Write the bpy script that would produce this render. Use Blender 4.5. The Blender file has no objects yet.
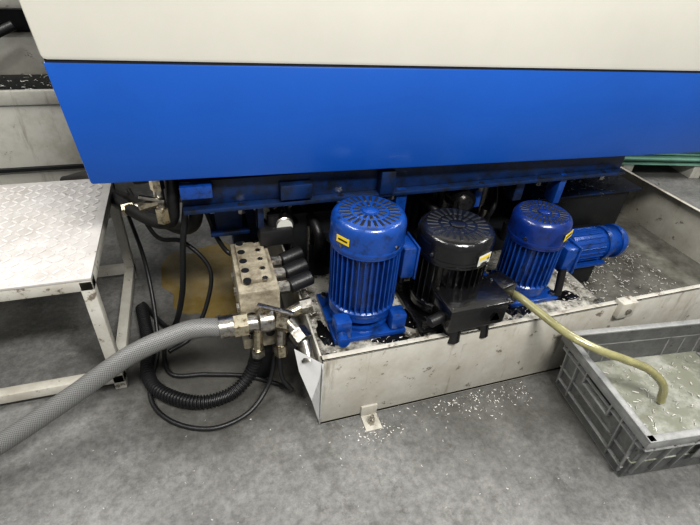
import bpy, bmesh, math, random
from mathutils import Vector, Matrix, Euler
random.seed(7)
H=1.3
# ---------------------------------------------------------------- materials
def mat(name,col,rough=.5,metal=0.0,dirt=None,dscale=6,damt=.5,bump=0.0,bscale=60,coat=0,var=0.06,dwid=.12,spec=.5,speck=None,trans=0,drip=None):
    m=bpy.data.materials.new(name); m.use_nodes=True
    nt=m.node_tree; n=nt.nodes; l=nt.links
    b=n['Principled BSDF']; tc=n.new('ShaderNodeTexCoord')
    b.inputs['Roughness'].default_value=rough; b.inputs['Metallic'].default_value=metal
    b.inputs['Coat Weight'].default_value=coat; b.inputs['Specular IOR Level'].default_value=spec
    b.inputs['Transmission Weight'].default_value=trans
    n1=n.new('ShaderNodeTexNoise'); n1.inputs['Scale'].default_value=dscale; n1.inputs['Detail'].default_value=8; n1.inputs['Roughness'].default_value=.65
    l.new(tc.outputs['Object'],n1.inputs['Vector'])
    r=n.new('ShaderNodeValToRGB'); e=r.color_ramp.elements
    e[0].position=.3; e[1].position=.7
    e[0].color=tuple(max(0,x*(1-var*2)) for x in col)+(1,); e[1].color=tuple(min(1,x*(1+var)) for x in col)+(1,)
    l.new(n1.outputs['Fac'],r.inputs['Fac']); out=r.outputs['Color']
    def layer(out,scale,p0,p1,c,amt=1.0,off=0,sz=1):
        n2=n.new('ShaderNodeTexNoise'); n2.inputs['Scale'].default_value=scale; n2.inputs['Detail'].default_value=10; n2.inputs['Roughness'].default_value=.72
        mp=n.new('ShaderNodeMapping'); mp.inputs['Location'].default_value=(off,off*.7,off*.3); mp.inputs['Scale'].default_value=(1,1,sz)
        l.new(tc.outputs['Object'],mp.inputs['Vector']); l.new(mp.outputs['Vector'],n2.inputs['Vector'])
        r2=n.new('ShaderNodeValToRGB'); e=r2.color_ramp.elements
        e[0].position=p0;e[1].position=p1; e[0].color=(0,0,0,1); e[1].color=(amt,amt,amt,1)
        l.new(n2.outputs['Fac'],r2.inputs['Fac'])
        mx=n.new('ShaderNodeMix'); mx.data_type='RGBA'
        l.new(r2.outputs['Color'],mx.inputs[0]); l.new(out,mx.inputs[6]); mx.inputs[7].default_value=(*c,1)
        return mx.outputs[2]
    if dirt:
        c0=.5+((1-damt)-.5)*.5
        out=layer(out,dscale*2.3,max(0,c0-dwid/2),min(1,c0+dwid),dirt)
    if drip: out=layer(out,drip[1],drip[2],drip[2]+.12,drip[0],.8,7.1,.12)
    if speck: out=layer(out,speck[1],speck[2],speck[2]+.05,speck[0],.85,3.3)
    l.new(out,b.inputs['Base Color'])
    if bump:
        n3=n.new('ShaderNodeTexNoise'); n3.inputs['Scale'].default_value=bscale; n3.inputs['Detail'].default_value=6
        l.new(tc.outputs['Object'],n3.inputs['Vector'])
        bp=n.new('ShaderNodeBump'); bp.inputs['Strength'].default_value=bump; bp.inputs['Distance'].default_value=.01
        l.new(n3.outputs['Fac'],bp.inputs['Height']); l.new(bp.outputs['Normal'],b.inputs['Normal'])
    return m
M={}
M['panelblue']=mat('paint_blue_panel',(.007,.082,.37),.36,var=.05,dscale=2,bump=.02,bscale=90,coat=.15)
M['cream']=mat('paint_cream',(.66,.64,.57),.4,var=.03,dscale=2,bump=.02,bscale=60)
M['beige']=mat('paint_beige',(.50,.49,.44),.5,dirt=(.24,.21,.16),damt=.3,dscale=2.5,dwid=.3,speck=((.10,.08,.06),20,.62),drip=((.22,.19,.15),9,.58))
M['motorblue']=mat('paint_motor_blue',(.006,.055,.26),.28,dirt=(.005,.012,.03),damt=.36,dscale=12,bump=.1,bscale=120,coat=.4,speck=((.12,.12,.12),45,.66))
M['capblue']=mat('paint_cap_blue',(.004,.024,.15),.28,dirt=(.005,.01,.03),damt=.38,dscale=14,coat=.4,speck=((.14,.14,.14),45,.65))
M['beamblue']=mat('paint_beam_blue',(.005,.024,.09),.4,dirt=(.008,.010,.012),damt=.5,dscale=8)
M['black']=mat('paint_black',(.007,.007,.008),.2,dirt=(.022,.022,.022),damt=.25,dscale=25,bump=.15,bscale=100,coat=.4,speck=((.12,.12,.12),50,.68))
M['rubber']=mat('rubber_black',(.011,.011,.012),.42,bump=.1,bscale=200,speck=((.07,.07,.065),30,.64))
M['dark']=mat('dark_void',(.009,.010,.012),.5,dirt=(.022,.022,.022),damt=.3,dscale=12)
M['tankw']=mat('paint_tank_white',(.50,.485,.435),.5,dirt=(.30,.27,.215),damt=.44,dscale=2.5,bump=.05,var=.10,dwid=.3,speck=((.09,.065,.045),18,.60),drip=((.16,.13,.095),11,.55))
M['trayfl']=mat('tray_floor_oily',(.17,.165,.145),.22,dirt=(.03,.028,.022),damt=.52,dscale=4,bump=.1,dwid=.25)
M['deckw']=mat('paint_deck_oily',(.44,.425,.375),.25,dirt=(.03,.026,.02),damt=.5,dscale=4.5,bump=.12,dwid=.12,speck=((.04,.03,.02),24,.56))
M['white']=mat('film_white',(.85,.85,.84),.35)
M['stepw']=mat('paint_step_white',(.53,.52,.47),.45,dirt=(.30,.265,.21),damt=.42,dscale=3,bump=.05,dwid=.3,speck=((.10,.075,.05),22,.585))
M['plate']=mat('diamond_plate',(.58,.56,.54),.42,dirt=(.33,.30,.27),damt=.42,dscale=4,metal=.1,dwid=.3,speck=((.14,.12,.10),30,.62))
M['lozenge']=mat('diamond_plate_tread',(.68,.66,.64),.35,dirt=(.38,.35,.33),damt=.4,dscale=5,metal=.1,dwid=.3)
M['steel']=mat('steel_dirty',(.46,.44,.40),.3,1,dirt=(.10,.08,.06),damt=.42,dscale=30,bump=.1)
M['brass']=mat('nickel_brass',(.55,.50,.38),.28,1,dirt=(.12,.08,.04),damt=.42,dscale=30)
M['block']=mat('manifold_beige',(.36,.325,.25),.32,dirt=(.09,.07,.045),damt=.5,dscale=10,bump=.1,dwid=.2)
M['crate']=mat('plastic_crate_grey',(.20,.203,.20),.42,dirt=(.34,.34,.33),damt=.38,dscale=10,bump=.05,dwid=.3,speck=((.05,.045,.04),26,.60))
M['liquid']=mat('coolant_milky',(.20,.205,.165),.05,dirt=(.42,.42,.39),damt=.42,dscale=4,bump=.2,bscale=18,dwid=.18)
M['chip']=mat('metal_chips',(.62,.62,.62),.28,.9)
M['chipdull']=mat('metal_chips_dull',(.50,.48,.45),.5,.2)
M['yellow']=mat('label_yellow',(.75,.55,.03),.5)
M['label']=mat('label_white',(.6,.6,.55),.5)
M['glassg']=mat('glass_edge_green',(.18,.34,.27),.15,var=.15)
M['glasst']=mat('glass_sheet',(.33,.40,.37),.08,var=.1)
M['wall']=mat('wall_paint',(.45,.46,.46),.8)
M['puddle']=mat('oil_film',(.006,.006,.006),.08,bump=.1,bscale=40)
M['rust']=mat('coolant_stain',(.17,.12,.035),.12,dirt=(.24,.20,.12),damt=.4,dscale=4,dwid=.3)
M['olive']=mat('hose_olive',(.36,.34,.17),.18,var=.2,dscale=14,coat=.5,trans=.25)
def concrete():
    m=bpy.data.materials.new('concrete_floor'); m.use_nodes=True
    nt=m.node_tree;n=nt.nodes;l=nt.links;b=n['Principled BSDF'];tc=n.new('ShaderNodeTexCoord')
    def noise(s,d=8,r=.6,off=0):
        k=n.new('ShaderNodeTexNoise');k.inputs['Scale'].default_value=s;k.inputs['Detail'].default_value=d;k.inputs['Roughness'].default_value=r
        mp=n.new('ShaderNodeMapping'); mp.inputs['Location'].default_value=(off,off,off)
        l.new(tc.outputs['Object'],mp.inputs['Vector']);l.new(mp.outputs['Vector'],k.inputs['Vector']);return k.outputs['Fac']
    def ramp(f,stops):
        r=n.new('ShaderNodeValToRGB');e=r.color_ramp.elements
        e[0].position,e[0].color=stops[0];e[1].position,e[1].color=stops[-1]
        for p,c in stops[1:-1]:
            x=e.new(p);x.color=c
        l.new(f,r.inputs['Fac']);return r.outputs['Color']
    def mix(f,a,bb,amt):
        ml=n.new('ShaderNodeMath');ml.operation='MULTIPLY';ml.inputs[1].default_value=amt;l.new(f,ml.inputs[0])
        x=n.new('ShaderNodeMix');x.data_type='RGBA';l.new(ml.outputs[0],x.inputs[0]);l.new(a,x.inputs[6])
        x.inputs[7].default_value=bb;return x.outputs[2]
    g=lambda v:(v,v*.995,v*.975,1)
    base=ramp(noise(1.7,12,.72),[(.30,g(.105)),(.5,g(.19)),(.70,g(.285))])
    fine=ramp(noise(45,10,.8),[(.38,g(.45)),(.58,g(1.0))])
    mx=n.new('ShaderNodeMix');mx.data_type='RGBA';mx.blend_type='MULTIPLY';mx.inputs[0].default_value=.75
    l.new(base,mx.inputs[6]);l.new(fine,mx.inputs[7])
    o=mix(ramp(noise(2.2,12,.78,4),[(.52,(0,0,0,1)),(.60,(1,1,1,1))]),mx.outputs[2],(.075,.073,.068,1),.55)
    o=mix(ramp(noise(9,12,.82,9),[(.55,(0,0,0,1)),(.62,(1,1,1,1))]),o,(.06,.055,.05,1),.55)
    o=mix(ramp(noise(6,12,.85,15),[(.57,(0,0,0,1)),(.66,(1,1,1,1))]),o,(.36,.36,.35,1),.5)
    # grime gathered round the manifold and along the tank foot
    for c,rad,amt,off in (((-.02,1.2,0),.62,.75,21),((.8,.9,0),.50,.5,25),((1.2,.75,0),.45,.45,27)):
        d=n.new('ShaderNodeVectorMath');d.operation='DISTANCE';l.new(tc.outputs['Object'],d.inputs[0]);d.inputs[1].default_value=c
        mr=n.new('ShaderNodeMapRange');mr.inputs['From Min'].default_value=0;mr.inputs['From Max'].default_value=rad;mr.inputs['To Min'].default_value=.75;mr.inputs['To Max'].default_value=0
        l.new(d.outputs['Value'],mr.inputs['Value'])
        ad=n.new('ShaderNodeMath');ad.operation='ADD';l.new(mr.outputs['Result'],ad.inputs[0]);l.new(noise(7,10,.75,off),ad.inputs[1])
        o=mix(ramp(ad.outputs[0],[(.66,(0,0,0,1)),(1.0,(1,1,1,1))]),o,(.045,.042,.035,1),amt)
    l.new(o,b.inputs['Base Color'])
    rr=n.new('ShaderNodeMapRange');rr.inputs['To Min'].default_value=.22;rr.inputs['To Max'].default_value=.75
    l.new(noise(2.5,10,.7),rr.inputs['Value']);l.new(rr.outputs['Result'],b.inputs['Roughness'])
    bp=n.new('ShaderNodeBump');bp.inputs['Strength'].default_value=.2;bp.inputs['Distance'].default_value=.004
    l.new(noise(90),bp.inputs['Height']);l.new(bp.outputs['Normal'],b.inputs['Normal'])
    return m
M['floor']=concrete()
def braided():
    m=bpy.data.materials.new('hose_braided');m.use_nodes=True
    nt=m.node_tree;n=nt.nodes;l=nt.links;b=n['Principled BSDF'];uv=n.new('ShaderNodeUVMap')
    outs=[]
    for sy in (1,-1):
        mp=n.new('ShaderNodeMapping');mp.inputs['Rotation'].default_value=(0,0,math.radians(45*sy))
        l.new(uv.outputs['UV'],mp.inputs['Vector'])
        w=n.new('ShaderNodeTexWave');w.inputs['Scale'].default_value=62;w.inputs['Distortion'].default_value=.3
        l.new(mp.outputs['Vector'],w.inputs['Vector']);outs.append(w.outputs['Fac'])
    mx=n.new('ShaderNodeMath');mx.operation='MAXIMUM';l.new(outs[0],mx.inputs[0]);l.new(outs[1],mx.inputs[1])
    r=n.new('ShaderNodeValToRGB');e=r.color_ramp.elements
    e[0].position=.5;e[0].color=(.07,.07,.068,1);e[1].position=.97;e[1].color=(.19,.19,.185,1)
    l.new(mx.outputs[0],r.inputs['Fac']);l.new(r.outputs['Color'],b.inputs['Base Color'])
    b.inputs['Roughness'].default_value=.35
    bp=n.new('ShaderNodeBump');bp.inputs['Strength'].default_value=.3;bp.inputs['Distance'].default_value=.002
    l.new(mx.outputs[0],bp.inputs['Height']);l.new(bp.outputs['Normal'],b.inputs['Normal'])
    return m
M['braid']=braided()
# ---------------------------------------------------------------- mesh builder
def empty(name,loc=(0,0,0),rz=0):
    o=bpy.data.objects.new(name,None); o.location=loc; o.rotation_euler=(0,0,rz)
    bpy.context.collection.objects.link(o); return o
class B:
    def __init__(s): s.bm=bmesh.new(); s.mats=[]; s.uv=s.bm.loops.layers.uv.new('UVMap')
    def mi(s,m):
        if m not in s.mats: s.mats.append(m)
        return s.mats.index(m)
    def _add(s,t,m,mx=None):
        if mx is not None: bmesh.ops.transform(t,matrix=mx,verts=t.verts)
        i=s.mi(m); vm={}
        for v in t.verts: vm[v]=s.bm.verts.new(v.co)
        tu=t.loops.layers.uv.active
        for f in t.faces:
            try: nf=s.bm.faces.new([vm[v] for v in f.verts])
            except ValueError: continue
            nf.material_index=i; nf.smooth=True
            if tu:
                for a,b in zip(nf.loops,f.loops): a[s.uv].uv=b[tu].uv
        t.free()
    def box(s,c,d,m,bev=.003,rot=None,seg=2):
        t=bmesh.new(); bmesh.ops.create_cube(t,size=1)
        for v in t.verts: v.co=Vector((v.co.x*d[0],v.co.y*d[1],v.co.z*d[2]))
        if bev>0:
            bev=min(bev,min(d)*.45)
            bmesh.ops.bevel(t,geom=list(t.edges),offset=bev,segments=seg,affect='EDGES',profile=.5)
        mx=Matrix.Translation(c)
        if rot is not None: mx=mx@Euler(rot).to_matrix().to_4x4()
        s._add(t,m,mx); return s
    def b2(s,lo,hi,m,bev=.003):
        c=[(a+b)/2 for a,b in zip(lo,hi)]; d=[abs(b-a) for a,b in zip(lo,hi)]
        return s.box(c,d,m,bev)
    def lathe(s,prof,m,c=(0,0,0),axis=(0,0,1),n=40,cap=True):
        t=bmesh.new(); rings=[]
        for r,z in prof:
            rings.append([t.verts.new((r*math.cos(2*math.pi*i/n),r*math.sin(2*math.pi*i/n),z)) for i in range(n)])
        for a,b in zip(rings,rings[1:]):
            for i in range(n): t.faces.new((a[i],a[(i+1)%n],b[(i+1)%n],b[i]))
        if cap:
            t.faces.new(rings[0][::-1]); t.faces.new(rings[-1])
        q=Vector((0,0,1)).rotation_difference(Vector(axis).normalized()).to_matrix().to_4x4()
        s._add(t,m,Matrix.Translation(c)@q); return s
    def cyl(s,p0,p1,r,m,n=24,r2=None,bev=0):
        p0=Vector(p0);p1=Vector(p1);L=(p1-p0).length;r2=r if r2 is None else r2
        if bev: pr=[(r-bev,0),(r,bev),(r2,L-bev),(r2-bev,L)]
        else: pr=[(r,0),(r2,L)]
        return s.lathe(pr,m,p0,p1-p0,n)
    def tube(s,pts,r,m,n=12,sub=10,corr=None):
        pts=[Vector(p) for p in pts]; P=[pts[0]*2-pts[1]]+pts+[pts[-1]*2-pts[-2]]
        sm=[]
        for i in range(1,len(P)-2):
            a,b,c,d=P[i-1:i+3]
            for k in range(sub):
                u=k/sub
                sm.append(.5*((2*b)+(-a+c)*u+(2*a-5*b+4*c-d)*u*u+(-a+3*b-3*c+d)*u**3))
        sm.append(pts[-1])
        if corr:
            out=[sm[0]];acc=0;step=corr/4
            for a,b in zip(sm,sm[1:]):
                L=(b-a).length;pos=step-acc
                while pos<=L:
                    out.append(a.lerp(b,pos/L));pos+=step
                acc=L-(pos-step)
            sm=out
        t=bmesh.new();uvl=t.loops.layers.uv.new('UVMap')
        nrm=None;rings=[];ln=0;lens=[]
        for i,p in enumerate(sm):
            tg=(sm[min(i+1,len(sm)-1)]-sm[max(i-1,0)]).normalized()
            if nrm is None: nrm=tg.orthogonal().normalized()
            nrm=(nrm-tg*nrm.dot(tg)).normalized(); bn=tg.cross(nrm)
            rr=r*(1.0 if not corr else (1.1 if i%4 in(0,1) else .86))
            rings.append([t.verts.new(p+(nrm*math.cos(2*math.pi*k/n)+bn*math.sin(2*math.pi*k/n))*rr) for k in range(n)])
            if i: ln+=(sm[i]-sm[i-1]).length
            lens.append(ln)
        for i in range(len(rings)-1):
            a,b=rings[i],rings[i+1]
            for k in range(n):
                f=t.faces.new((a[k],a[(k+1)%n],b[(k+1)%n],b[k]))
                for lp,uv in zip(f.loops,((lens[i],k/n*r*6.28),(lens[i],(k+1)/n*r*6.28),(lens[i+1],(k+1)/n*r*6.28),(lens[i+1],k/n*r*6.28))):
                    lp[uvl].uv=uv
        t.faces.new(rings[0][::-1]);t.faces.new(rings[-1])
        s._add(t,m); return s
    def poly(s,vs,fs,m,solid=0):
        t=bmesh.new(); v=[t.verts.new(x) for x in vs]
        for f in fs: t.faces.new([v[i] for i in f])
        if solid: bmesh.ops.solidify(t,geom=list(t.faces),thickness=solid)
        s._add(t,m); return s
    def warp(s,fn):
        for v in s.bm.verts: v.co=Vector(fn(*v.co))
        return s
    def done(s,name,parent=None,ang=.6,recalc=True):
        if recalc: bmesh.ops.recalc_face_normals(s.bm,faces=s.bm.faces)
        me=bpy.data.meshes.new(name); s.bm.to_mesh(me); s.bm.free()
        for m in s.mats: me.materials.append(M[m])
        me.set_sharp_from_angle(angle=ang)
        o=bpy.data.objects.new(name,me); bpy.context.collection.objects.link(o)
        if parent: o.parent=parent
        return o
# ---------------------------------------------------------------- room
B().b2((-6,-3,-.1),(8,8,0),'floor',0).done('floor')
B().b2((-6,8,0),(8,8.2,4.5),'wall',0).done('wall_back')
B().b2((-6.2,-3,0),(-6,8.2,4.5),'wall',0).done('wall_left')
B().b2((8,-3,0),(8.2,8.2,4.5),'wall',0).done('wall_right')
# ---------------------------------------------------------------- main machine body
mc=empty('machining_center')
X0,X1=-.285,2.35; Y0,Y1=1.25,2.2; ZB=.715
def skew(x,y,z):
    k=max(0,min(1,(X1-x)/(X1-X0)))
    return (x-(z-ZB)*.085*k, y, z-.022*(x-X0)*min(1,max(0,(x-X0))/.5))
b=B(); b.b2((X0,Y0,ZB),(X1,Y1,ZB+.305),'panelblue',.006); b.b2((X0+.02,Y0+.03,ZB-.012),(X1-.02,Y1-.03,ZB+.01),'beamblue',0); b.warp(skew); b.done('lower_skirt',mc)
b=B(); b.b2((X0,Y0-.004,ZB+.308),(X1,Y1,2.1),'cream',.012); b.b2((X0+.005,Y0+.003,ZB+.30),(X1-.005,Y1-.004,ZB+.315),'dark',0); b.warp(skew); b.done('upper_cover',mc)
b=B()
b.b2((-.07,1.30,.60),(1.60,1.36,.68),'beamblue',.004)
b.b2((-.07,1.27,.585),(1.60,1.38,.60),'beamblue',.003)
b.b2((-.05,1.85,.45),(2.2,2.0,.66),'beamblue',.004)
for x in (.02,.98,1.55): b.b2((x,1.38,.60),(x+.06,1.9,.67),'beamblue',.003)
b.b2((.02,1.40,.44),(.11,1.5,.69),'beamblue',.004)
b.b2((.0,1.38,.43),(.13,1.52,.445),'beamblue',.003)
b.b2((1.75,1.95,.0),(1.88,2.1,.66),'beamblue',.004)
b.b2((.10,1.92,.0),(.22,2.05,.66),'beamblue',.004)
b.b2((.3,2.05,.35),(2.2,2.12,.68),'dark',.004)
b.b2((.15,1.30,.47),(.17,1.36,.60),'beamblue',.003)
b.b2((.62,1.28,.50),(.66,1.36,.60),'motorblue',.003)
b.b2((1.12,1.30,.50),(1.16,1.36,.60),'beamblue',.003)
b.b2((1.30,1.28,.48),(1.33,1.34,.60),'motorblue',.003)
b.done('underframe',mc)
b=B()
for x in (.1,.42,.6,.95,1.2,1.5):
    b.cyl((x,1.285,.60),(x,1.285,.57),.012,'steel',6)
b.b2((.22,1.262,.61),(.32,1.30,.66),'beamblue',.003)
b.b2((.55,1.262,.60),(.60,1.30,.68),'beamblue',.003)
b.b2((-.07,1.262,.64),(.02,1.30,.68),'motorblue',.003)
b.done('beam_bolts',mc)
# beige rail and pipe runs behind the hoses
b=B()
b.b2((-.45,2.0,.42),(.1,2.06,.50),'beige',.004)
b.cyl((-.25,1.62,.44),(.14,1.62,.50),.016,'steel',14)
b.cyl((-.25,1.62,.44),(-.29,1.62,.434),.024,'brass',6)
b.cyl((.14,1.62,.50),(.20,1.62,.51),.026,'steel',6)
for x in (.16,.21,.26):
    b.cyl((x,1.37,.585),(x,1.37,.53),.016,'steel',6)
    b.tube([(x,1.37,.53),(x+.01,1.38,.48),(x+.05,1.42,.44),(x+.12,1.46,.46)],.012,'rubber')
b.cyl((.235,1.33,.50),(.235,1.29,.50),.032,'steel',24,bev=.004); b.cyl((.235,1.29,.50),(.235,1.287,.50),.026,'label',24)
b.done('pipe_runs',mc)
# ---------------------------------------------------------------- coolant tank
tk=empty('coolant_tank')
TX0,TX1,TY0,TY1=.255,2.27,.866,1.90; TH=.30; w=.006
b=B()
b.b2((TX0,TY0,.0),(TX1,TY0+w,TH),'tankw',.001)
b.b2((TX0,TY0,TH-.004),(TX1,TY0+.022,TH),'tankw',.001)
b.b2((TX0,TY0,.0),(TX0+w,TY1,TH),'tankw',.001)
b.b2((TX1-w,TY0,.0),(TX1,TY1,TH+.02),'tankw',.001)
b.b2((TX1-.025,TY0,TH+.016),(TX1,TY1,TH+.02),'tankw',.001)
b.b2((TX0,TY1-w,.0),(TX1,TY1,TH),'tankw',.001)
b.b2((TX0,TY0,.004),(TX1,TY1,.012),'tankw',0)
b.b2((1.33,TY0+w,.085),(TX1-w,TY1-w,.09),'trayfl',0)
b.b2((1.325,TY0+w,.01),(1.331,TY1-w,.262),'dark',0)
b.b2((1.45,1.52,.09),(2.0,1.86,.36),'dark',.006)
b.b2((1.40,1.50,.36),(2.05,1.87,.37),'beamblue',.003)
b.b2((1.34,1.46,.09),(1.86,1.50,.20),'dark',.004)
b.done('tank_shell',tk)
b=B()
for i,(x0,x1) in enumerate(((.268,.598),(.604,.945),(.951,1.32))):
    b.b2((x0,TY0+.024,.262),(x1,1.30,.27),'deckw',.002)
    for xx in (x0+.018,x1-.018):
        for yy in (TY0+.045,1.22):
            b.cyl((xx,yy,.27),(xx,yy,.276),.007,'steel',6)
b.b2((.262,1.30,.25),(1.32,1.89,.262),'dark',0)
b.done('deck_plates',tk)
b=B()
b.poly([(.258,.864,0),(.262,.862,.29),(.185,.91,.325),(.20,.915,.22),(.235,.89,.10)],[(0,1,2,3,4)],'white',.003)
b.done('end_flap',tk)
b=B()
b.b2((.395,.80,.0),(.45,.866,.006),'tankw',.001); b.b2((.395,.858,.0),(.45,.866,.05),'tankw',.001)
b.cyl((.42,.825,.0),(.42,.825,.03),.011,'steel',6); b.cyl((.42,.825,.0),(.42,.825,.045),.006,'steel',10)
b.done('foot_bracket',tk)
b=B()
b.b2((1.33,.845,.245),(1.40,.885,.315),'tankw',.006); b.cyl((1.365,.845,.28),(1.365,.838,.28),.01,'steel',8)
b.done('clamp_block',tk)
# ---------------------------------------------------------------- motors
def motor(name,loc,rb,z1,z2,z3,body,cap,nf=36,plate=.125,rz=0):
    e=empty(name,loc,rz)
    b=B()
    b.box((0,0,.009),(plate*2,plate*2,.018),body,.004)
    for sx in(-1,1):
        for sy in(-1,1): b.cyl((sx*plate*.82,sy*plate*.82,.018),(sx*plate*.82,sy*plate*.82,.03),.011,'steel',6)
    b.lathe([(rb*.95,.018),(rb*.95,.03),(rb*.62,.038),(rb*.6,z1-.03),(rb*.95,z1-.022),(rb*1.0,z1-.018),(rb*1.0,z1)],body)
    for k in range(4):
        a=math.pi/4+k*math.pi/2
        b.box((rb*.75*math.cos(a),rb*.75*math.sin(a),z1*.5),(rb*.4,.012,z1*.75),body,.002,rot=(0,0,a))
    b.done('mounting_flange',e)
    b=B()
    b.lathe([(rb*.84,z1),(rb*.84,z2)],body)
    for k in range(nf):
        a=2*math.pi*k/nf
        b.box((rb*.92*math.cos(a),rb*.92*math.sin(a),(z1+z2)/2+.002),(rb*.19,.0042,z2-z1-.012),body,.0012,rot=(0,0,a),seg=1)
    b.lathe([(rb*1.0,z1),(rb*1.02,z1+.004),(rb*1.02,z1+.016),(rb*.97,z1+.02)],body)
    b.done('finned_body',e)
    b=B(); rc=rb*1.06
    b.lathe([(rc*.96,z2-.004),(rc,z2),(rc*1.0,z3-.03),(rc*.985,z3-.016),(rc*.93,z3-.006),(rc*.84,z3)],cap)
    b.lathe([(rc*1.012,z2+.008),(rc*1.02,z2+.011),(rc*1.02,z2+.018),(rc*1.012,z2+.021)],cap)
    for r0,r1,nn in((.24,.44,14),(.50,.80,26)):
        for k in range(nn):
            a=2*math.pi*k/nn; rm=(r0+r1)/2*rc
            b.box((rm*math.cos(a),rm*math.sin(a),z3),(rc*(r1-r0),.0085,.003),'dark',.001,rot=(0,0,a),seg=1)
    b.lathe([(rc*.2,z3-.002),(rc*.2,z3+.003),(rc*.16,z3+.005)],cap)
    for k in range(4):
        a=k*math.pi/2+.5; b.cyl((rc*math.cos(a)*.99,rc*math.sin(a)*.99,z2+.03),(rc*math.cos(a)*1.03,rc*math.sin(a)*1.03,z2+.03),.006,'steel',8)
    b.done('fan_cowl',e)
    return e
mA=motor('electric_pump_motor',(.436,1.06,.27),.104,.075,.295,.395,'motorblue','motorblue',plate=.118)
b=B()
b.box((.125,-.01,.225),(.045,.085,.11),'motorblue',.008); b.box((.149,-.01,.225),(.008,.095,.12),'motorblue',.004)
b.cyl((.125,-.01,.175),(.125,-.01,.13),.013,'rubber',12)
b.done('terminal_box',mA)
b=B(); b.box((0,-.1115,.345),(.045,.001,.022),'yellow',0)
b.box((0,-.1122,.345),(.032,.001,.005),'dark',0)
o=b.done('label',mA); o.rotation_euler=(0,0,math.radians(-58))
b=B(); b.box((-.09,-.09,.05),(.05,.05,.07),'motorblue',.006); b.box((.09,-.09,.05),(.05,.05,.06),'motorblue',.006)
b.cyl((-.1,-.12,.04),(-.1,-.15,.04),.018,'motorblue',12); b.done('pump_lugs',mA)
mB=motor('black_pump_motor',(.725,1.045,.27),.113,.06,.235,.325,'black','black',plate=.13,nf=30)
b=B()
b.box((.015,-.14,.105),(.20,.11,.085),'black',.008,rot=(0,0,math.radians(2)))
b.box((.015,-.14,.151),(.215,.125,.012),'black',.004,rot=(0,0,math.radians(2)))
b.box((.145,-.09,.12),(.08,.08,.07),'black',.008,rot=(0,0,math.radians(15)))
b.cyl((-.07,-.15,.10),(-.13,-.16,.09),.018,'rubber',12)
b.cyl((-.04,-.15,.07),(-.04,-.16,.0),.03,'black',14)
b.cyl((.06,-.16,.07),(.07,-.165,.0),.022,'black',14)
for sx in(-1,1):
    for sy in(-1,1): b.cyl((.015+sx*.095,-.14+sy*.05,.157),(.015+sx*.095,-.14+sy*.05,.160),.005,'steel',8)
b.done('terminal_box',mB)
b=B()
# raised warning triangle on the junction-box face
yy=-.1975
b.poly([(.058,yy,.088),(.092,yy,.088),(.075,yy,.119)],[(0,1,2)],'yellow',.0012)
b.poly([(.0735,yy-.0015,.094),(.0765,yy-.0015,.094),(.077,yy-.0015,.108),(.073,yy-.0015,.108)],[(0,1,2,3)],'dark',.0006)
b.done('warning_triangle',mB)
b=B(); b.box((0,-.1205,.265),(.055,.001,.036),'label',0); b.box((0,-.1215,.272),(.045,.001,.010),'yellow',0)
o=b.done('label',mB); o.rotation_euler=(0,0,math.radians(20))
mC=motor('electric_pump_motor.001',(1.06,1.065,.27),.092,.05,.225,.32,'motorblue','capblue',plate=.10,nf=30)
b=B()
b.box((.115,-.03,.15),(.05,.085,.10),'motorblue',.008); b.box((.143,-.03,.15),(.01,.095,.11),'motorblue',.004)
b.cyl((.10,-.07,.12),(.10,-.09,.02),.014,'rubber',12)
b.cyl((-.08,-.06,.03),(-.14,-.05,.03),.02,'black',12)
b.done('terminal_box',mC)
b=B(); b.box((0,-.0990,.275),(.06,.001,.024),'yellow',0); b.box((0,-.0998,.275),(.045,.001,.006),'dark',0)
o=b.done('label',mC); o.rotation_euler=(0,0,math.radians(28))
hp=empty('horizontal_pump',(1.54,1.26,.27))
b=B()
b.lathe([(.03,-.26),(.05,-.25),(.05,-.12),(.066,-.11),(.066,.16),(.058,.175),(.035,.18)],'motorblue',axis=(1,0,0))
for k in range(20):
    a=2*math.pi*k/20
    b.box((-.03,.068*math.cos(a),.068*math.sin(a)),(.15,.003,.008),'motorblue',.001,rot=(a-math.pi/2,0,0),seg=1)
b.lathe([(.074,.06),(.074,.08)],'motorblue',axis=(1,0,0))
b.lathe([(.074,.13),(.074,.145)],'motorblue',axis=(1,0,0))
b.box((-.02,0,-.13),(.14,.10,.10),'dark',.004)
b.box((-.02,0,-.07),(.2,.13,.015),'motorblue',.004)
b.done('pump_housing',hp)
# ---------------------------------------------------------------- hydraulic parts on the tank behind motors
b=B()
for i in range(26):
    x=random.uniform(.3,1.25); y=random.uniform(1.32,1.75)
    h=random.uniform(.05,.25)
    b.cyl((x,y,.262),(x,y,.262+h),random.uniform(.015,.04),random.choice(['dark','black','beamblue','steel']),12)
for i in range(14):
    x=random.uniform(.3,1.15);y=random.uniform(1.36,1.6)
    b.tube([(x,y,.3),(x+random.uniform(-.05,.05),y-.04,.42),(x+random.uniform(-.1,.1),y+.1,.5),(x+random.uniform(-.15,.15),y+.2,.58)],random.uniform(.008,.018),'rubber')
b.b2((.28,1.40,.262),(.52,1.55,.48),'dark',.006)
b.b2((.84,1.34,.262),(.95,1.42,.56),'black',.006)
b.cyl((.89,1.34,.53),(.89,1.27,.53),.045,'black',20)
b.cyl((.89,1.27,.53),(.89,1.26,.53),.028,'steel',20)
b.b2((.97,1.33,.47),(1.0,1.37,.57),'motorblue',.004)
b.done('pipework',tk)
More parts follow.
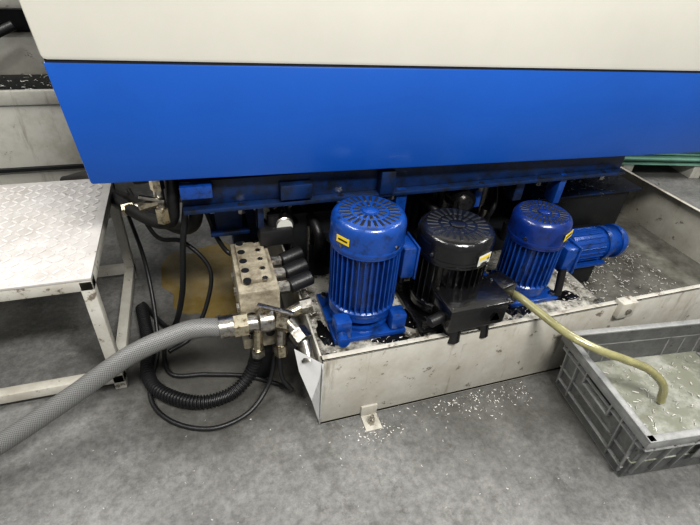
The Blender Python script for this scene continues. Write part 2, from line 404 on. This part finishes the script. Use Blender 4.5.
# ---------------------------------------------------------------- manifold
mf=empty('valve_manifold',(.01,0,0))
b=B()
b.b2((.045,1.06,.20),(.165,1.33,.43),'block',.005)
b.b2((.06,1.10,.43),(.15,1.30,.445),'block',.003)
for y in (1.10,1.15,1.20,1.25,1.30):
    b.cyl((.075,y,.44),(.075,y,.4465),.012,'dark',14)
    b.cyl((.128,y,.44),(.128,y,.4475),.009,'steel',6)
for x in (.075,.13):
    for z in (.26,.34): b.cyl((x,1.062,z),(x,1.055,z),.014,'dark',14)
for y in (1.12,1.2,1.28): b.cyl((.047,y,.33),(.038,y,.33),.016,'steel',6)
b.b2((.08,1.1,.0),(.14,1.3,.20),'dark',.003)
b.b2((.14,1.12,.21),(.242,1.18,.22),'steel',.002)
b.done('manifold_block',mf)
b=B()
for i,y in enumerate((1.10,1.17,1.24)):
    b.cyl((.165,y,.40),(.20,y,.40),.02,'steel',8)
    b.cyl((.20,y,.40),(.275,y+.02,.41),.024,'rubber',18,bev=.004)
b.b2((.14,1.27,.44),(.25,1.34,.50),'rubber',.006)
b.cyl((.19,1.31,.50),(.19,1.31,.54),.02,'rubber',14)
b.done('solenoids',mf)
b=B()
z=.35; y=1.02
b.cyl((.02,y,z),(.06,y,z),.036,'brass',6)
b.cyl((-.02,y,z-.001),(.02,y,z),.034,'steel',20)
b.cyl((.06,y,z),(.15,y-.005,z-.005),.024,'steel',20)
b.lathe([(.02,-.03),(.033,-.02),(.036,0),(.033,.02),(.02,.03)],'steel',c=(.115,y,z),axis=(1,0,0))
b.cyl((.115,y,z),(.115,y+.05,z),.022,'steel',16)
b.cyl((.115,y,z),(.115,y,z+.05),.013,'brass',8)
b.box((.14,y-.02,z+.055),(.11,.016,.006),'steel',.002,rot=(0,.1,-.5))
b.cyl((.15,y-.005,z-.005),(.18,y-.02,z-.005),.032,'brass',6)
b.cyl((.18,y-.02,z-.005),(.205,y-.06,z-.02),.022,'steel',18)
b.cyl((.195,y-.05,z-.015),(.21,y-.08,z-.03),.029,'steel',6)
b.cyl((.21,y-.08,z-.03),(.215,y-.125,z-.07),.018,'steel',16)
b.cyl((.2145,y-.12,z-.065),(.215,y-.1255,z-.0705),.021,'steel',16)
b.cyl((.18,y,z+.01),(.22,y+.01,z+.02),.019,'brass',12)
b.cyl((.22,y+.01,z+.02),(.255,y+.01,z+.025),.025,'steel',6)
b.cyl((.16,y,z-.01),(.155,y,z-.11),.017,'steel',12)
b.cyl((.155,y,z-.11),(.155,y-.005,z-.15),.022,'brass',6)
b.cyl((.09,y+.01,z-.03),(.085,y+.01,z-.12),.016,'brass',10)
b.cyl((.085,y+.01,z-.12),(.085,y+.01,z-.15),.022,'steel',6)
b.done('pipe_fittings',mf)
# ---------------------------------------------------------------- hoses
b=B(); b.tube([(-.01,1.02,.350),(-.06,1.022,.358),(-.12,1.022,.352),(-.254,1.005,.315),(-.421,.975,.225),(-.607,.945,.13),(-.8,.91,.05),(-1.05,.86,.031),(-1.4,.8,.031)],.0275,'braid',n=24,sub=14); b.done('braided_hose')
b=B()
b.tube([(-.30,1.55,.03),(-.27,1.35,.03),(-.265,1.19,.03),(-.22,1.10,.03),(-.11,1.03,.03),(0.0,1.035,.035),(.07,1.07,.08),(.10,1.10,.16),(.10,1.14,.20)],.021,'rubber',n=16,corr=.011)
b.done('corrugated_conduit',mc)
b=B()
r=.0075
b.tube([(-.30,1.75,.35),(-.24,1.5,.25),(-.23,1.3,.06),(-.26,1.12,.012),(-.20,1.0,.01),(-.08,.935,.01),(.04,.96,.012),(.12,1.02,.06),(.15,1.05,.17)],r,'rubber')
b.tube([(.17,1.06,.25),(.16,1.0,.12),(.19,.98,.06),(.16,1.05,.012),(.05,1.12,.01),(-.08,1.16,.01),(-.2,1.2,.01),(-.22,1.4,.01)],r,'rubber')
b.tube([(-.06,1.33,.60),(-.09,1.32,.45),(-.12,1.33,.25),(-.17,1.36,.08),(-.22,1.45,.01),(-.3,1.6,.01)],.010,'rubber')
b.tube([(-.02,1.36,.60),(.0,1.40,.5),(.02,1.42,.4),(.06,1.40,.34),(.10,1.34,.42)],.008,'rubber')
b.tube([(-.3,1.9,.38),(-.2,1.6,.33),(-.1,1.5,.35),(-.02,1.45,.25),(-.05,1.40,.12),(-.12,1.35,.02),(-.2,1.3,.012)],.008,'rubber')
b.done('power_cables',mc)
b=B()
b.tube([(-.09,1.36,.70),(-.10,1.34,.60),(-.12,1.36,.52),(-.2,1.5,.46),(-.34,1.75,.42),(-.45,2.0,.40),(-.6,2.2,.3)],.022,'rubber',n=16)
b.tube([(-.02,1.36,.70),(-.03,1.34,.58),(-.06,1.40,.47),(-.14,1.55,.40),(-.3,1.85,.36),(-.5,2.1,.3),(-.7,2.2,.1)],.022,'rubber',n=16)
b.tube([(.10,1.40,.66),(.12,1.45,.55),(.05,1.6,.47),(-.1,1.9,.42),(-.3,2.15,.30)],.018,'rubber',n=14)
b.done('hydraulic_hoses',mc)
b=B()
b.cyl((-.13,1.31,.66),(-.13,1.31,.70),.02,'brass',6); b.cyl((-.13,1.31,.60),(-.13,1.31,.66),.015,'steel',14)
b.cyl((-.13,1.31,.62),(-.19,1.30,.61),.014,'brass',8); b.cyl((-.13,1.31,.60),(-.13,1.31,.55),.02,'brass',6)
b.box((-.15,1.29,.64),(.07,.012,.01),'steel',.002,rot=(0,.3,0))
b.done('drain_valve',mc)
b=B()
b.tube([(.955,1.02,.30),(.945,.985,.335),(.950,.93,.352),(.975,.86,.345),(1.02,.76,.328),(1.085,.69,.313),(1.16,.655,.290),(1.25,.625,.250),(1.32,.600,.185),(1.345,.59,.11)],.0135,'olive',n=16)
b.done('drain_hose')
# ---------------------------------------------------------------- crate
cr=empty('plastic_crate',(1.388,.595,0),math.radians(-6.9))
b=B()
W,D,Hh=.61,.41,.242; wb,db=.555,.36; th=.004
def wall(p0,p1,q1,q0): b.poly([p0,p1,q1,q0],[(0,1,2,3)],'crate',th)
cb=[(-wb/2,-db/2,.006),(wb/2,-db/2,.006),(wb/2,db/2,.006),(-wb/2,db/2,.006)]
ct=[(-W/2+.012,-D/2+.012,Hh),(W/2-.012,-D/2+.012,Hh),(W/2-.012,D/2-.012,Hh),(-W/2+.012,D/2-.012,Hh)]
for i in range(4):
    k=(i+1)%4; wall(cb[i],cb[k],ct[k],ct[i])
b.box((0,0,.005),(wb,db,.008),'crate',.002)
for sy in(-1,1):
    b.box((0,sy*(D/2-.004),Hh-.004),(W+.016,.022,.008),'crate',.002)
    b.box((0,sy*(D/2+.004),Hh-.018),(W+.016,.004,.034),'crate',.001)
    b.box((0,sy*(D/2-.008),Hh-.06),(W-.02,.016,.005),'crate',.001)
for sx in(-1,1):
    b.box((sx*(W/2-.004),0,Hh-.004),(.022,D+.012,.008),'crate',.002)
    b.box((sx*(W/2+.004),0,Hh-.018),(.004,D+.012,.034),'crate',.001)
    b.box((sx*(W/2-.008),0,Hh-.06),(.016,D-.02,.005),'crate',.001)
for sy in(-1,1):
    for x in (-.27,-.2,-.13,.13,.2,.27):
        b.box((x*.98,sy*(D/2-.012),Hh*.55),(.005,.014,Hh*.75),'crate',.001,rot=(sy*-.08,0,0))
    b.box((0,sy*(D/2-.004),Hh*.6),(.18,.004,.10),'crate',.002,rot=(sy*-.06,0,0))
for sx in(-1,1):
    for y in (-.17,-.11,.11,.17):
        b.box((sx*(W/2-.014),y,Hh*.5),(.016,.005,Hh*.78),'crate',.001,rot=(0,sx*.09,0))
    for z in (.05,.10): b.box((sx*(W/2-.022),0,z),(.016,D-.06,.005),'crate',.001)
    b.box((sx*(W/2-.006),0,Hh-.085),(.018,.13,.006),'crate',.001)
    b.box((sx*(W/2-.011),0,Hh-.055),(.006,.11,.034),'dark',.002)
    for y in(-.062,.062): b.box((sx*(W/2-.006),y,Hh-.055),(.018,.006,.06),'crate',.001)
b.done('shell',cr)
b=B(); b.box((0,0,.095),(.574,.376,.004),'liquid',0); b.done('coolant',cr)
def curls(b,n,fn,m,smin=.004,smax=.014,rr=.0008):
    for _ in range(n):
        p=fn()
        if p is None: continue
        s=random.uniform(smin,smax);a=random.uniform(0,6.28);c=random.uniform(-1,1)
        w=rr*random.uniform(.7,1.8)
        t=bmesh.new(); prev=None
        for k in range(4):
            u=(k/3-.5)*s; ang=a+c*(k/3)
            x=p[0]+u*math.cos(ang);y=p[1]+u*math.sin(ang);z=p[2]+.0006+abs(math.sin(k*1.3+c))*s*.18
            v1=t.verts.new((x-w*math.sin(ang),y+w*math.cos(ang),z));v2=t.verts.new((x+w*math.sin(ang),y-w*math.cos(ang),z+w))
            if prev: t.faces.new((prev[0],prev[1],v2,v1))
            prev=(v1,v2)
        b._add(t,m)
b=B(); curls(b,170,lambda:(random.uniform(-.27,.27),random.uniform(-.17,.17),.098),'chipdull',.006,.022,.0009); b.done('floating_chips',cr)
b=B()
def g1():
    x=random.gauss(.85,.16);y=.862-abs(random.gauss(0,.06))
    return (x,y,0) if y<.855 and not(x>1.02) else None
def g2():
    x=random.uniform(-.6,1.6);y=random.uniform(.1,1.0)
    if x>.25 and y>.85: return None
    if x>1.02 and y>.33: return None
    return (x,y,0)
curls(b,260,g1,'chipdull',.003,.011,.0007); curls(b,300,g2,'chipdull',.002,.007,.0006); curls(b,60,lambda:(random.gauss(.42,.04),random.gauss(.79,.02),0),'chipdull',.003,.01)
b.done('metal_chips')
b=B()
curls(b,800,lambda:(random.uniform(1.35,2.0),random.triangular(.95,1.5,1.45),.092+random.random()*.01),'chipdull',.006,.02,.0008)
curls(b,800,lambda:(random.uniform(.27,1.3),random.uniform(.89,1.25),.271),'chipdull',.004,.013)
curls(b,500,lambda:(random.gauss(1.68,.14),random.gauss(1.66,.08),.371+random.random()*.01),'chip',.008,.025,.0009)
curls(b,700,lambda:(min(1.58,random.gauss(1.25,.14)),random.gauss(1.41,.02),.602+random.random()*.012) ,'chip',.01,.03,.001)
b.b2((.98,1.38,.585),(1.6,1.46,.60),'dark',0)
b.done('tank_chips',tk)
def blob(b,cx,cy,z,rx,ry,m,n=60,seed=1,h=.0015):
    rnd=random.Random(seed);ph=[rnd.uniform(0,6.28) for _ in range(4)]
    t=bmesh.new(); c=t.verts.new((cx,cy,z+h)); r0=[];r1=[]
    for i in range(n):
        a=2*math.pi*i/n;k=1+.12*math.sin(2*a+ph[0])+.1*math.sin(3*a+ph[1])+.07*math.sin(5*a+ph[2])+.05*math.sin(9*a+ph[3])+.03*math.sin(14*a)
        r0.append(t.verts.new((cx+rx*k*.93*math.cos(a),cy+ry*k*.93*math.sin(a),z+h)));r1.append(t.verts.new((cx+rx*k*math.cos(a),cy+ry*k*math.sin(a),z)))
    for i in range(n):
        j=(i+1)%n; t.faces.new((c,r0[i],r0[j])); t.faces.new((r0[i],r1[i],r1[j],r0[j]))
    b._add(t,m)
b=B(); blob(b,.74,1.0,.2703,.15,.115,'puddle'); blob(b,.99,1.0,.2703,.05,.09,'puddle',seed=3); blob(b,.50,.93,.2703,.06,.02,'puddle',seed=5); blob(b,.30,1.0,.2703,.02,.06,'puddle',seed=11); blob(b,1.2,.98,.2703,.05,.03,'puddle',seed=13); b.done('oil_film',tk,recalc=False)
b=B(); blob(b,-.03,1.74,.0005,.18,.30,'rust',seed=8); b.done('coolant_puddle',recalc=False)
# ---------------------------------------------------------------- step platform
sp=empty('step_platform')
x0,x1,y0,y1,zt=-1.25,-.335,1.175,1.83,.47
b=B(); b.b2((x0,y0,zt-.008),(x1,y1,zt),'plate',.001)
nx,ny=31,22
for i in range(nx):
    for k in range(ny):
        x=x0+.022+i*(x1-x0-.03)/nx;y=y0+.022+k*(y1-y0-.03)/ny
        b.box((x,y,zt+.0009),(.025,.0062,.0036),'lozenge',.0015,rot=(0,0,math.radians(45 if (i+k)%2 else -45)),seg=1)
b.done('tread_plate',sp)
b=B(); t=.036
for (xa,xb,ya,yb) in ((x0,x1,y0,y0+t),(x0,x1,y1-t,y1),(x0,x0+t,y0,y1),(x1-t,x1,y0,y1)):
    b.b2((xa,ya,zt-.008-t),(xb,yb,zt-.008),'stepw',.003)
    b.b2((xa,ya,.03),(xb,yb,.03+t),'stepw',.003)
for xa in (x0,x1-t,-.80):
    for ya in (y0,y1-t): b.b2((xa,ya,0),(xa+t,ya+t,zt-.01),'stepw',.003)
b.done('frame',sp)
# ---------------------------------------------------------------- background machine left
bgm=empty('background_machine')
b=B(); b.b2((-3.2,2.35,.0),(-.50,3.3,.60),'beige',.01); b.b2((-3.2,2.33,.30),(-.50,2.36,.315),'dark',0); b.done('lower_cabinet',bgm)
b=B(); b.b2((-3.2,2.36,.60),(-.50,2.7,.64),'dark',.003); b.b2((-3.2,2.34,.60),(-.5,2.37,.66),'beige',.004)
b.b2((-3.2,2.75,.62),(-.5,3.3,.80),'beige',.02)
b.b2((-3.2,2.85,.80),(-.5,3.3,1.02),'dark',.01)
b.b2((-3.2,2.6,.93),(-.5,3.3,1.9),'beige',.03); b.done('chip_trough',bgm)
b=B(); b.tube([(-1.6,2.55,1.0),(-1.35,2.55,.85),(-1.1,2.5,.78),(-.9,2.5,.80),(-.7,2.55,.88)],.02,'rubber',n=14); b.done('trunking_hose',bgm)
b=B(); curls(b,250,lambda:(random.uniform(-1.5,-.5),random.uniform(2.38,2.7),.642),'chipdull',.01,.03,.001); b.done('trough_chips',bgm)
# ---------------------------------------------------------------- glass pallet right
gp=empty('glass_sheet_stack',(3.50,2.60,0),math.radians(-12))
b=B()
for x in(-.55,0,.55): b.box((x,0,.05),(.08,.9,.10),'beige',.004)
for i in range(7): b.box((random.uniform(-.03,.03),random.uniform(-.03,.03),.110+i*.02),(1.3,.9,.010),'glasst' if i==6 else 'glassg',.001)
for i in range(6): b.box((0,0,.120+i*.02),(1.2,.8,.010),'label',0)
b.done('sheets',gp)
# ---------------------------------------------------------------- camera
R=Vector((0.952,-0.300,0.063)); F=Vector((0.280,0.763,-0.582)).normalized()
R=(R-F*R.dot(F)).normalized(); U=R.cross(F)
cam=bpy.data.cameras.new('camera'); co=bpy.data.objects.new('camera',cam); bpy.context.collection.objects.link(co)
m=Matrix((R,U,-F)).transposed().to_4x4(); m.translation=(0,0,H); co.matrix_world=m
cam.sensor_width=36; cam.lens=36*460/700; cam.clip_start=.02
bpy.context.scene.camera=co
# ---------------------------------------------------------------- lights
w=bpy.data.worlds.new('world'); bpy.context.scene.world=w; w.use_nodes=True
bg=w.node_tree.nodes['Background']; bg.inputs['Color'].default_value=(.96,.98,1,1); bg.inputs['Strength'].default_value=.34
def area(name,loc,size,power,rot=(0,0,0),col=(1,.98,.94)):
    l=bpy.data.lights.new(name,'AREA'); l.shape='RECTANGLE'; l.size,l.size_y=size; l.energy=power; l.color=col
    o=bpy.data.objects.new(name,l); o.location=loc; o.rotation_euler=rot; bpy.context.collection.objects.link(o); return o
area('ceiling_lamp',(.8,-1.2,3.6),(1.6,.4),185,(math.radians(25),0,0))
area('ceiling_lamp.001',(-2.0,.8,3.6),(.5,2.0),105)
area('ceiling_lamp.002',(4.0,1.5,3.6),(.6,2.0),130)
area('ceiling_lamp.003',(-2.5,4.5,4),(2,2),70)
vs=bpy.context.scene.view_settings
vs.view_transform='Standard'
for lk in ('Medium High Contrast','Standard - Medium High Contrast'):
    try: vs.look=lk; break
    except Exception: pass
